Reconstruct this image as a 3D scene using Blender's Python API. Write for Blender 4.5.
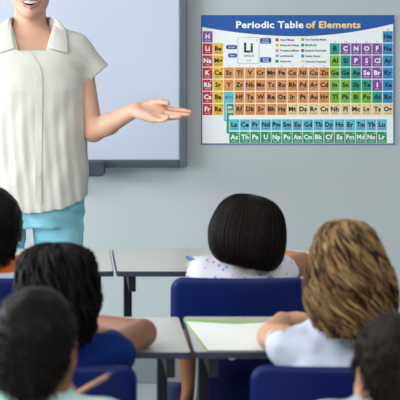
import bpy, bmesh, math, random
import numpy as np
from mathutils import Vector, Matrix
from mathutils.bvhtree import BVHTree
random.seed(7); rng = np.random.default_rng(7)
for o in list(bpy.data.objects): bpy.data.objects.remove(o)
S = bpy.context.scene; COL = S.collection
PI = math.pi

# ------------------------------------------------------------------ camera, world, light
F, CX, CY, CAMZ = 1668.0, 57.0, -33.0, 1.57
cam_d = bpy.data.cameras.new('camera'); cam = bpy.data.objects.new('camera', cam_d); COL.objects.link(cam)
cam.location = (0, 0, CAMZ); cam.rotation_euler = (PI/2, 0, 0)
cam_d.sensor_width = 36; cam_d.lens = F*36/400
cam_d.shift_x = (200-CX)/400; cam_d.shift_y = (CY-200)/400
cam_d.clip_start = .05
cam_d.dof.use_dof = True; cam_d.dof.focus_distance = 5.85; cam_d.dof.aperture_fstop = 9.0
S.camera = cam
W = bpy.data.worlds.new('world'); S.world = W; W.use_nodes = True
W.node_tree.nodes['Background'].inputs[0].default_value = (.80, .90, 1, 1)
W.node_tree.nodes['Background'].inputs[1].default_value = 1.0
def area(name, loc, rot, sx, sy, power, col):
    l = bpy.data.lights.new(name, 'AREA'); l.shape = 'RECTANGLE'; l.size = sx; l.size_y = sy
    l.energy = power; l.color = col
    o = bpy.data.objects.new(name, l); COL.objects.link(o); o.location = loc; o.rotation_euler = rot
    return o
area('window_daylight', (-3.38, 4.05, 1.42), (0, -PI/2, 0), 1.1, 4.1, 120, (.90, .96, 1))
for x, y, pw in ((-1.4, .4, 42), (1.4, .4, 28), (-1.4, 4.0, 12), (1.4, 4.0, 2)):
    area('ceiling_fill_light', (x, y, 2.72), (0, 0, 0), 1.15, .55, pw, (1, .985, .955))  # overhead fill, added to brighten the room; no such lamps in view
S.view_settings.view_transform = 'Standard'; S.view_settings.look = 'None'
S.view_settings.gamma = 1; S.view_settings.use_curve_mapping = False
S.view_settings.exposure = 1.0

def at(px, py, D):
    return Vector(((px-CX)*D/F, D, CAMZ-(py-CY)*D/F))

# ------------------------------------------------------------------ materials
def lin(c):
    c = c/255.0
    return c/12.92 if c <= .04045 else ((c+.055)/1.055)**2.4
def mat(name, rgb, rough=.6, var=0.0, vscale=12, bump=0, bscale=80, metal=0, sss=0, rgb2=None, emit=0, spec=.5, stretch=None):
    m = bpy.data.materials.new(name); m.use_nodes = True
    nt = m.node_tree; b = nt.nodes['Principled BSDF']
    K = 1 if name.startswith(('p_', 'lamp', 'window')) else .78
    c1 = tuple(lin(v)*K for v in rgb)+(1,)
    b.inputs['Base Color'].default_value = c1
    b.inputs['Roughness'].default_value = rough; b.inputs['Metallic'].default_value = metal
    b.inputs['Specular IOR Level'].default_value = .12 if rough >= .85 and spec == .5 else spec
    if sss:
        b.inputs['Subsurface Weight'].default_value = sss
        b.inputs['Subsurface Radius'].default_value = (.012, .005, .003); b.inputs['Subsurface Scale'].default_value = 1
    if emit:
        b.inputs['Emission Color'].default_value = c1; b.inputs['Emission Strength'].default_value = emit
    tc = nt.nodes.new('ShaderNodeTexCoord'); mp = nt.nodes.new('ShaderNodeMapping')
    nt.links.new(tc.outputs['Object'], mp.inputs['Vector'])
    if stretch: mp.inputs['Scale'].default_value = stretch
    if var or rgb2:
        n = nt.nodes.new('ShaderNodeTexNoise'); n.inputs['Scale'].default_value = vscale; n.inputs['Detail'].default_value = 4
        nt.links.new(mp.outputs[0], n.inputs['Vector'])
        r = nt.nodes.new('ShaderNodeValToRGB'); nt.links.new(n.outputs['Fac'], r.inputs[0])
        r.color_ramp.elements[0].position = .35; r.color_ramp.elements[1].position = .65
        c2 = tuple(lin(v)*K for v in rgb2)+(1,) if rgb2 else tuple(v*(1-var) for v in c1[:3])+(1,)
        r.color_ramp.elements[0].color = c2; r.color_ramp.elements[1].color = c1
        nt.links.new(r.outputs[0], b.inputs['Base Color'])
    if bump:
        n2 = nt.nodes.new('ShaderNodeTexNoise'); n2.inputs['Scale'].default_value = bscale
        nt.links.new(mp.outputs[0], n2.inputs['Vector'])
        bp = nt.nodes.new('ShaderNodeBump'); bp.inputs['Strength'].default_value = bump; bp.inputs['Distance'].default_value = .002
        nt.links.new(n2.outputs['Fac'], bp.inputs['Height']); nt.links.new(bp.outputs[0], b.inputs['Normal'])
    return m
M = {}
M['wall'] = mat('wall_paint', (210, 216, 218), .75, .03, 3, .1, 120)
M['ceil'] = mat('ceiling_paint', (205, 207, 206), .9, .02, 2)
M['wall_side'] = mat('side_wall_paint', (150, 162, 170), .8, .03, 3)  # unseen right wall, tone darkened to cut bounce light on that side
M['floor'] = mat('vinyl_floor', (192, 200, 202), .3, .08, 5)
M['skirt'] = mat('skirting_paint', (140, 150, 154), .5, .04)
M['frame'] = mat('window_frame', (235, 238, 238), .4, .02)
M['glass'] = mat('window_glass', (240, 248, 250), .02); M['glass'].node_tree.nodes['Principled BSDF'].inputs['Transmission Weight'].default_value = 1
M['board'] = mat('board_enamel', (216, 222, 238), .28, .015, 2)
M['alu'] = mat('board_frame_grey', (102, 114, 124), .45, .06, 20, metal=.1)
M['ledge'] = mat('board_ledge_dark', (84, 92, 102), .5, .08, 20)
M['dark'] = mat('dark_plastic', (72, 78, 90), .5, .1, 20)
M['laminate'] = mat('cream_laminate', (200, 199, 192), .28, .03, 9)
M['edge'] = mat('slate_edge_band', (62, 68, 88), .5, .08, 30)
M['black'] = mat('black_metal', (26, 27, 32), .45, .1, 30)
M['blue'] = mat('blue_plastic', (0, 26, 92), .42, .05, 8, .08, 200, spec=.22)
M['chrome'] = mat('grey_tube_metal', (150, 155, 160), .35, .05, metal=.8)
M['rubber'] = mat('rubber', (35, 35, 38), .8, .1)
M['paper'] = mat('paper', (238, 240, 236), .8, .02)
M['green'] = mat('green_card', (150, 190, 90), .6, .05)
M['penblue'] = mat('pen_blue', (50, 110, 180), .4, .05)
M['wood'] = mat('pencil_wood', (205, 150, 118), .6, .08)
M['lead'] = mat('pencil_lead', (60, 55, 55), .5, .1)
M['skin_w'] = mat('skin_light', (224, 172, 146), .55, .06, 18, .05, 250, sss=.15)
M['skin_p'] = mat('skin_fair_child', (214, 158, 122), .5, .08, 18, sss=.1)
M['skin_b'] = mat('skin_brown', (140, 88, 58), .5, .12, 14, sss=.08)
M['skin_d'] = mat('skin_deep', (140, 90, 66), .6, .12, 14, sss=.08)
M['skin_t'] = mat('skin_tan', (176, 112, 66), .6, .1, 14, sss=.08)
M['lip'] = mat('lip', (196, 118, 108), .4, .05, sss=.1)
M['mouth'] = mat('mouth_inside', (95, 30, 35), .6, .1)
M['teeth'] = mat('teeth', (246, 244, 238), .25, .01)
M['eye'] = mat('eye_white', (240, 240, 238), .2, .01)
M['iris'] = mat('iris', (80, 60, 40), .2, .1)
M['blouse'] = mat('cream_blouse_cloth', (222, 220, 211), .85, .02, 14, .15, 260)
M['button'] = mat('button', (225, 220, 205), .4, .02)
M['jeans'] = mat('light_blue_denim', (166, 234, 248), .85, .1, 9, .3, 300, rgb2=(142, 212, 232))
M['navy'] = mat('navy_cloth', (8, 22, 66), .9, .15, 20, .2, 200)
M['royal'] = mat('royal_blue_cloth', (4, 40, 108), .85, .3, 16, .3, 150)
M['white'] = mat('white_cloth', (222, 230, 248), .9, .05, 20, .3, 160)
M['orange'] = mat('orange_cloth', (228, 112, 48), .85, .1, 20, .2, 160)
M['teal'] = mat('pale_teal_cloth', (205, 228, 224), .9, 0, 22, .2, 160, rgb2=(140, 190, 190))
M['lime'] = mat('lime_cloth', (120, 190, 70), .9, .1, 20)
M['grey'] = mat('pale_grey_cloth', (195, 205, 212), .9, .08, 20, .2, 160)
M['shoe'] = mat('shoe_leather', (60, 55, 58), .5, .1)
def hairmat(name, rgb, rough=.42):
    return mat(name, rgb, rough, .25, 40, .3, 300, spec=.10)
M['h_black'] = hairmat('hair_black', (6, 4, 4), .5); M['h_black2'] = hairmat('hair_black_soft', (14, 10, 9), .5)
M['h_dark'] = hairmat('hair_dark_brown', (13, 6, 6), .42); M['h_dark2'] = hairmat('hair_dark_brown_b', (30, 16, 15), .42)
M['h_brown'] = hairmat('hair_brown', (32, 22, 17), .6); M['h_brown2'] = hairmat('hair_brown_b', (52, 37, 28), .6)
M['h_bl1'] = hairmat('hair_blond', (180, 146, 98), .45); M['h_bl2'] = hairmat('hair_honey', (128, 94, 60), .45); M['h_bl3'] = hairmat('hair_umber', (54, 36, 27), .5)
def dotmat():
    m = mat('dotted_white_cloth', (226, 226, 236), .9, 0, 20, .2, 160)
    nt = m.node_tree; b = nt.nodes['Principled BSDF']
    tc = nt.nodes.new('ShaderNodeTexCoord'); v = nt.nodes.new('ShaderNodeTexVoronoi'); v.inputs['Scale'].default_value = 58
    nt.links.new(tc.outputs['Object'], v.inputs['Vector'])
    r = nt.nodes.new('ShaderNodeValToRGB'); r.color_ramp.interpolation = 'CONSTANT'
    r.color_ramp.elements[0].color = (1, 1, 1, 1); r.color_ramp.elements[1].color = (0, 0, 0, 1); r.color_ramp.elements[1].position = .22
    nt.links.new(v.outputs['Distance'], r.inputs[0])
    r2 = nt.nodes.new('ShaderNodeValToRGB'); nt.links.new(v.outputs['Color'], r2.inputs[0]); r2.color_ramp.interpolation = 'CONSTANT'
    e = r2.color_ramp.elements
    e[0].color = tuple(lin(q) for q in (206, 84, 140))+(1,); e[1].color = tuple(lin(q) for q in (214, 140, 190))+(1,); e[1].position = .4
    x = e.new(.62); x.color = tuple(lin(q) for q in (120, 130, 190))+(1,)
    mx = nt.nodes.new('ShaderNodeMix'); mx.data_type = 'RGBA'
    nt.links.new(r.outputs[0], mx.inputs[0]); mx.inputs[6].default_value = tuple(lin(q)*.78 for q in (226, 226, 236))+(1,)
    nt.links.new(r2.outputs[0], mx.inputs[7]); nt.links.new(mx.outputs[2], b.inputs['Base Color'])
    return m
M['dots'] = dotmat()

# ------------------------------------------------------------------ object helpers
def obj(name, me, mats, parent=None, loc=None, smooth=False):
    if isinstance(me, bmesh.types.BMesh):
        bm = me; me = bpy.data.meshes.new(name); bm.to_mesh(me); bm.free()
    for m in (mats if isinstance(mats, (list, tuple)) else [mats]): me.materials.append(M[m] if isinstance(m, str) else m)
    if smooth: me.polygons.foreach_set('use_smooth', [True]*len(me.polygons))
    o = bpy.data.objects.new(name, me); COL.objects.link(o)
    if parent: o.parent = parent
    if loc is not None: o.location = loc
    return o
def tag(o, label, cat, group=None):
    o['label'] = label; o['category'] = cat
    if group: o['group'] = group
    return o
def thing(name, label, cat, loc, rz=0, group=None):
    o = bpy.data.objects.new(name, None); o.empty_display_size = .1; COL.objects.link(o)
    o.location = loc; o.rotation_euler = (0, 0, rz)
    return tag(o, label, cat, group)
def struct(name, bm, m):
    o = obj(name, bm, m); o['kind'] = 'structure'; return o
def dup(root, loc, rz, label, group=None):
    r = root.copy(); COL.objects.link(r); r.location = loc; r.rotation_euler = (0, 0, rz); r['label'] = label
    if group: r['group'] = group
    for ch in list(root.children):
        c = ch.copy(); COL.objects.link(c); c.parent = r
        for g in list(ch.children):
            d = g.copy(); COL.objects.link(d); d.parent = c
    return r
def BM(): return bmesh.new()
def box(bm, lo, hi, bev=0, seg=2, mi=0):
    r = bmesh.ops.create_cube(bm, size=1)
    vs = r['verts']; c = [(a+b)/2 for a, b in zip(lo, hi)]; s = [b-a for a, b in zip(lo, hi)]
    for v in vs: v.co = Vector((v.co.x*s[0]+c[0], v.co.y*s[1]+c[1], v.co.z*s[2]+c[2]))
    fs = list({f for v in vs for f in v.link_faces})
    for f in fs: f.material_index = mi
    if bev:
        es = list({e for v in vs for e in v.link_edges})
        bmesh.ops.bevel(bm, geom=es, offset=bev, segments=seg, affect='EDGES', profile=.5)
    return bm
def tube(bm, pts, r, n=10, caps=True):
    pts = [Vector(p) for p in pts]; rs = r if isinstance(r, (list, tuple)) else [r]*len(pts)
    rings = []; up = Vector((0, 0, 1))
    t0 = (pts[1]-pts[0]).normalized()
    a = t0.cross(up); a = a.normalized() if a.length > .05 else Vector((1, 0, 0))
    for i, p in enumerate(pts):
        t = (pts[min(i+1, len(pts)-1)]-pts[max(i-1, 0)]).normalized()
        a = (a-t*a.dot(t)).normalized(); b = t.cross(a)
        rings.append([bm.verts.new(p+(a*math.cos(2*PI*k/n)+b*math.sin(2*PI*k/n))*rs[i]) for k in range(n)])
    for i in range(len(rings)-1):
        for k in range(n):
            f = bm.faces.new((rings[i][k], rings[i][(k+1) % n], rings[i+1][(k+1) % n], rings[i+1][k])); f.smooth = True
    if caps:
        bm.faces.new(rings[0][::-1]); bm.faces.new(rings[-1])
    return bm
def smooth_path(pts, n=6):
    pts = [Vector(p) for p in pts]; out = []
    for i in range(len(pts)-1):
        p0 = pts[max(i-1, 0)]; p1 = pts[i]; p2 = pts[i+1]; p3 = pts[min(i+2, len(pts)-1)]
        for k in range(n):
            t = k/n
            out.append(.5*((2*p1)+(p2-p0)*t+(2*p0-5*p1+4*p2-p3)*t*t+(3*p1-p0-3*p2+p3)*t**3))
    out.append(pts[-1]); return out
def prism(bm, outline, y0, y1, mi=0):
    """outline of (x, z) points extruded between y0 (front) and y1."""
    a = [bm.verts.new((x, y0, z)) for x, z in outline]; b = [bm.verts.new((x, y1, z)) for x, z in outline]
    fs = [bm.faces.new(a), bm.faces.new(b[::-1])]
    n = len(a)
    for i in range(n): fs.append(bm.faces.new((a[i], b[i], b[(i+1) % n], a[(i+1) % n])))
    for f in fs: f.material_index = mi
    bmesh.ops.recalc_face_normals(bm, faces=fs)
def rrect(x0, z0, x1, z1, r, n=5):
    out = []
    for cx, cz, a0 in ((x1-r, z1-r, 0), (x0+r, z1-r, PI/2), (x0+r, z0+r, PI), (x1-r, z0+r, 1.5*PI)):
        for k in range(n+1):
            a = a0+PI/2*k/n; out.append((cx+r*math.cos(a), cz+r*math.sin(a)))
    return out

# ------------------------------------------------------------------ smooth body volumes
class Field:
    def __init__(s, lo, hi, h):
        s.lo = np.array(lo, float); s.h = h
        n = np.ceil((np.array(hi)-s.lo)/h).astype(int)+1
        s.n = n; s.d = np.full(n, 1.0, np.float32)
        s.ax = [s.lo[i]+h*np.arange(n[i]) for i in range(3)]
    def sub(s, lo, hi):
        sl = []
        for i in range(3):
            a = max(0, int((lo[i]-s.lo[i])/s.h)-1); b = min(s.n[i], int((hi[i]-s.lo[i])/s.h)+3)
            if b <= a: return None
            sl.append(slice(a, b))
        X, Y, Z = np.meshgrid(*[s.ax[i][sl[i]] for i in range(3)], indexing='ij', sparse=True)
        return tuple(sl), X, Y, Z
    def put(s, sl, v, k, op):
        d = s.d[sl]
        if op == 'add':
            if k > 0:
                h = np.maximum(k-np.abs(d-v), 0)/k; s.d[sl] = np.minimum(d, v)-h*h*k*.25
            else: s.d[sl] = np.minimum(d, v)
        else:
            v = -v
            if k > 0:
                h = np.maximum(k-np.abs(d-v), 0)/k; s.d[sl] = np.maximum(d, v)+h*h*k*.25
            else: s.d[sl] = np.maximum(d, v)
    def cap(s, a, b, ra, rb=None, k=.02, op='add', cut=None, flat=None):
        a = np.array(a, float); b = np.array(b, float); rb = ra if rb is None else rb
        m = max(ra, rb)+k+2*s.h
        q = s.sub(np.minimum(a, b)-m, np.maximum(a, b)+m)
        if q is None: return
        sl, X, Y, Z = q; ab = b-a; L = ab@ab+1e-12
        t = np.clip(((X-a[0])*ab[0]+(Y-a[1])*ab[1]+(Z-a[2])*ab[2])/L, 0, 1)
        v = np.sqrt((X-a[0]-t*ab[0])**2+(Y-a[1]-t*ab[1])**2+(Z-a[2]-t*ab[2])**2)-(ra+(rb-ra)*t)
        if cut is not None:
            c, nn = cut; nn = np.array(nn, float); nn /= np.linalg.norm(nn)
            v = np.maximum(v, (X-c[0])*nn[0]+(Y-c[1])*nn[1]+(Z-c[2])*nn[2])
        s.put(sl, v, k, op)
    def chain(s, pts, rs, k=.015, op='add'):
        for i in range(len(pts)-1): s.cap(pts[i], pts[i+1], rs[i], rs[i+1], k, op)
    def ell(s, c, r, R=None, k=.02, op='add'):
        c = np.array(c, float); r = np.array(r, float); m = r.max()+k+2*s.h
        q = s.sub(c-m, c+m)
        if q is None: return
        sl, X, Y, Z = q; R = np.eye(3) if R is None else R
        X = X-c[0]; Y = Y-c[1]; Z = Z-c[2]
        u = [(R[0, i]*X+R[1, i]*Y+R[2, i]*Z)/r[i] for i in range(3)]
        k0 = np.sqrt(u[0]**2+u[1]**2+u[2]**2); k1 = np.sqrt((u[0]/r[0])**2+(u[1]/r[1])**2+(u[2]/r[2])**2)+1e-9
        s.put(sl, k0*(k0-1)/k1, k, op)
    def stack(s, rows, k=.02, op='add', e=2.4, zf=None):
        """rows: (z, cx, cy, a, b): elliptical sections; zf(X,Y) optional bottom height."""
        rows = sorted(rows); T = np.array(rows, float)
        A = T[:, 3].max()+k+.03
        lo = np.array([T[:, 1].min()-A, T[:, 2].min()-A, T[0, 0]-k-.03]); hi = np.array([T[:, 1].max()+A, T[:, 2].max()+A, T[-1, 0]+k+.03])
        q = s.sub(lo, hi)
        if q is None: return
        sl, X, Y, Z = q; zz = Z.ravel()
        g = [np.interp(zz, T[:, 0], T[:, i]).reshape(1, 1, -1) for i in (1, 2, 3, 4)]
        rr = (np.abs((X-g[0])/g[2])**e+np.abs((Y-g[1])/g[3])**e)**(1/e)
        v = (rr-1)*np.minimum(g[2], g[3])
        bot = (T[0, 0]-Z) if zf is None else (zf(X, Y)-Z)
        v = np.maximum(v, np.maximum(bot, Z-T[-1, 0]))
        s.put(sl, v, k, op)
    def warp(s, fn):
        X, Y, Z = np.meshgrid(*s.ax, indexing='ij', sparse=True)
        s.d += np.where(np.abs(s.d) < .03, fn(X, Y, Z), 0).astype(np.float32)
    def mesh(s, name):
        d = s.d.copy()
        for a in range(3):
            ix = [slice(None)]*3; ix[a] = 0; d[tuple(ix)] = 1; ix[a] = -1; d[tuple(ix)] = 1
        ins = d < 0; n = s.n
        c = ins[:-1, :-1, :-1].astype(np.int8)
        tot = np.zeros_like(c)
        for i in (0, 1):
            for j in (0, 1):
                for k in (0, 1):
                    tot += ins[i:n[0]-1+i, j:n[1]-1+j, k:n[2]-1+k]
        act = np.argwhere((tot > 0) & (tot < 8)); idx = np.full(tot.shape, -1, np.int64); idx[tuple(act.T)] = np.arange(len(act))
        corners = [(i, j, k) for i in (0, 1) for j in (0, 1) for k in (0, 1)]
        val = np.stack([d[act[:, 0]+i, act[:, 1]+j, act[:, 2]+k] for i, j, k in corners], 1)
        acc = np.zeros((len(act), 3)); cnt = np.zeros(len(act))
        for p in range(8):
            for q in range(p+1, 8):
                if sum(abs(a-b) for a, b in zip(corners[p], corners[q])) != 1: continue
                a = val[:, p]; b = val[:, q]; m = (a < 0) != (b < 0)
                t = np.where(m, a/np.where(m, a-b, 1), 0)
                P = np.array(corners[p], float); Q = np.array(corners[q], float)
                acc += np.where(m[:, None], P+(Q-P)*t[:, None], 0); cnt += m
        vs = (act+acc/cnt[:, None])*s.h+s.lo
        quads = []
        for a in range(3):
            b, c2 = (a+1) % 3, (a+2) % 3
            s1 = [slice(None)]*3; s2 = [slice(None)]*3; s1[a] = slice(0, -1); s2[a] = slice(1, None)
            E = np.argwhere(ins[tuple(s1)] != ins[tuple(s2)])
            E = E[(E[:, b] > 0) & (E[:, c2] > 0)]
            def cell(db, dc):
                K = E.copy(); K[:, b] -= db; K[:, c2] -= dc; return idx[tuple(K.T)]
            Q = np.stack([cell(1, 1), cell(0, 1), cell(0, 0), cell(1, 0)], 1)
            fl = ~ins[tuple(E.T)]
            Q[fl] = Q[fl][:, ::-1]; quads.append(Q)
        Q = np.concatenate(quads); Q = Q[(Q >= 0).all(1)]
        return npmesh(name, vs, Q)
def npmesh(name, vs, Q, mi=None):
    me = bpy.data.meshes.new(name); k = Q.shape[1]
    me.vertices.add(len(vs)); me.vertices.foreach_set('co', np.asarray(vs, np.float32).ravel())
    me.loops.add(len(Q)*k); me.loops.foreach_set('vertex_index', Q.astype(np.int32).ravel())
    me.polygons.add(len(Q)); me.polygons.foreach_set('loop_start', np.arange(0, len(Q)*k, k, dtype=np.int32))
    me.polygons.foreach_set('loop_total', np.full(len(Q), k, np.int32))
    if mi is not None: me.polygons.foreach_set('material_index', np.asarray(mi, np.int32))
    me.polygons.foreach_set('use_smooth', np.ones(len(Q), bool))
    me.update(calc_edges=True); me.validate(); return me
def centers(me):
    c = np.zeros(len(me.polygons)*3, np.float32); me.polygons.foreach_get('center', c); return c.reshape(-1, 3)
def strands(name, P, R, mi=None, sides=4):
    """P (n, m, 3) paths, R (n, m) radii -> one tube mesh."""
    n, m, _ = P.shape
    T = np.gradient(P, axis=1); T /= np.linalg.norm(T, axis=2, keepdims=True)+1e-9
    ref = np.zeros_like(T); ref[..., 0] = .31; ref[..., 1] = .9; ref[..., 2] = .3
    A = np.cross(T, ref); A /= np.linalg.norm(A, axis=2, keepdims=True)+1e-9; B = np.cross(T, A)
    an = 2*PI*np.arange(sides)/sides
    V = P[:, :, None, :]+R[:, :, None, None]*(A[:, :, None, :]*np.cos(an)[None, None, :, None]+B[:, :, None, :]*np.sin(an)[None, None, :, None])
    V = V.reshape(-1, 3)
    i = np.arange(n)[:, None, None]; j = np.arange(m-1)[None, :, None]; k = np.arange(sides)[None, None, :]
    b = (i*m+j)*sides
    Q = np.stack([b+k, b+(k+1) % sides, b+sides+(k+1) % sides, b+sides+k], -1).reshape(-1, 4)
    M2 = None if mi is None else np.repeat(mi, (m-1)*sides)
    return npmesh(name, V, Q, M2)
def noise(X, Y, Z, f, s=0.):
    return (np.sin(X*f+1.3*np.sin(Y*f*.7+s)+s)+np.sin(Y*f*1.1+1.7*np.sin(Z*f*.6+s*2)+2.1)+np.sin(Z*f*.9+1.5*np.sin(X*f*.8+s)+4.))/3
def rotm(yaw=0, pitch=0, roll=0):
    return np.array(Matrix.Rotation(yaw, 3, 'Z') @ Matrix.Rotation(pitch, 3, 'X') @ Matrix.Rotation(roll, 3, 'Y'))

# ------------------------------------------------------------------ the human figure
LIP_UP = [(-.033, .064, -.057), (-.018, .0825, -.060), (0, .0885, -.060), (.018, .0825, -.060), (.033, .064, -.057)]
LIP_LO = [(-.033, .064, -.058), (-.02, .079, -.078), (0, .0865, -.0845), (.02, .079, -.078), (.033, .064, -.058)]
def head(Fd, c, R, s, smile=False):
    T = lambda p: np.array(c)+R@(np.array(p)*s)
    e = lambda p, r, k=.02, op='add': Fd.ell(T(p), np.array(r)*s, R, k*s, op)
    e((0, -.012, .015), (.073, .092, .086)); e((0, .03, -.045), (.057, .054, .068), .035)
    e((0, .055, -.100), (.027, .026, .022), .03)
    for q in (-1, 1):
        e((q*.036, .050, -.038), (.024, .025, .024), .02)
        e((q*.028, .02, -.075), (.022, .03, .026), .028)
        e((q*.031, .093, .002), (.015, .013, .009), .012, 'sub')
        e((q*.074, -.004, -.014), (.008, .017, .030), .006); e((q*.084, .002, -.012), (.007, .009, .018), .004, 'sub')
        e((q*.011, .090, -.036), (.007, .009, .006), .006)
    Fd.cap(T((0, .080, .004)), T((0, .100, -.031)), .007*s, .0105*s, .012*s)
    Fd.cap(T((-.026, .079, .021)), T((.026, .079, .021)), .009*s, .009*s, .015*s)
    if smile:
        e((0, .080, -.072), (.027, .022, .0115), .003, 'sub')
        Fd.chain([T(p) for p in LIP_UP], [.002*s, .0035*s, .004*s, .0035*s, .002*s], .004*s)
        Fd.chain([T(p) for p in LIP_LO], [.002*s, .0045*s, .0055*s, .0045*s, .002*s], .004*s)
    else:
        Fd.chain([T((-.022, .074, -.068)), T((0, .086, -.066)), T((.022, .074, -.068))], [.003*s, .005*s, .003*s], .006*s)
        Fd.chain([T((-.018, .074, -.076)), T((0, .084, -.077)), T((.018, .074, -.076))], [.003*s, .006*s, .003*s], .006*s)
    return T
def eyes(T, R, s, parent):
    for q in (-1, 1):
        bm = BM(); bmesh.ops.create_uvsphere(bm, u_segments=14, v_segments=10, radius=.0125*s)
        c = Vector(T((q*.031, .0725, .002)))
        for v in bm.verts: v.co += c
        e = obj('eye', bm, 'eye', parent, smooth=True)
        bm = BM(); bmesh.ops.create_uvsphere(bm, u_segments=12, v_segments=8, radius=.0062*s)
        c = Vector(T((q*.031, .0815, .002)))
        for v in bm.verts: v.co += c
        obj('iris', bm, 'iris', e, smooth=True)
def hand(Fd, w, d, n, t, s=1.0, curl=.35, spread=.12, thumb=.5, curls=None):
    """w wrist, d finger direction, n where the palm faces, t thumb side."""
    w = np.array(w, float); d = np.array(d, float); d /= np.linalg.norm(d)
    n = np.array(n, float); n -= d*(n@d); n /= np.linalg.norm(n)
    t0 = np.array(t, float); t = np.cross(d, n); t = t if t@t0 > 0 else -t
    offs = (.030, .010, -.010, -.029); lens = ((.040, .024, .019), (.044, .027, .020), (.040, .025, .019), (.031, .019, .017))
    kn = []
    for o, L in zip(offs, (.088, .091, .086, .078)):
        k = w+(d*L+t*o)*s; kn.append(k)
        Fd.cap(w+(d*.012+t*o*.55)*s, k, .0135*s, .0115*s, .014*s)
    Fd.cap(w+(d*.03+t*.022+n*.004)*s, w+(d*.045+t*.026+n*.006)*s, .015*s, .013*s, .012*s)
    Fd.cap(w+(d*.03-t*.020+n*.004)*s, w+(d*.06-t*.022+n*.004)*s, .013*s, .011*s, .012*s)
    for i, (k, L, o) in enumerate(zip(kn, lens, offs)):
        c = curls[i] if curls else curl
        a = 0; p = k; f = d+t*o*spread/.03; f /= np.linalg.norm(f); r = [.0092, .0084, .0076, .0064]
        if i == 3: r = [q*.88 for q in r]
        for j in range(3):
            a += c*(.8 if j == 0 else 1.0)
            q = p+(f*math.cos(a)+n*math.sin(a))*L[j]*s
            Fd.cap(p, q, r[j]*s, r[j+1]*s, .003*s); p = q
    b = w+(d*.022+t*.024+n*.004)*s; m = b+(d*.030+t*.026*(.4+thumb)+n*.014)*s; e = m+(d*.028+t*.012*(thumb+.2)+n*.008)*s; g = e+(d*.024+n*.002-t*.002)*s
    Fd.chain([b, m, e, g], [.0125*s, .0105*s, .0092*s, .0075*s], .006*s)
    return kn

def foot_shoe(name, parent, ankle, yaw, s, m='shoe'):
    F2 = Field((-.07, -.1, -.0), (.07, .2, .12), .006)
    F2.stack([(.004, 0, .055*s, .038*s, .115*s), (.02, 0, .055*s, .042*s, .12*s), (.045*s, 0, .045*s, .038*s, .10*s), (.075*s, 0, 0.0, .034*s, .045*s), (.09*s, 0, -.005, .033*s, .04*s)], k=.008)
    me = F2.mesh(name); o = obj(name, me, m, parent, smooth=True)
    o.location = (ankle[0], ankle[1], 0); o.rotation_euler = (0, 0, yaw); return o

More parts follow.
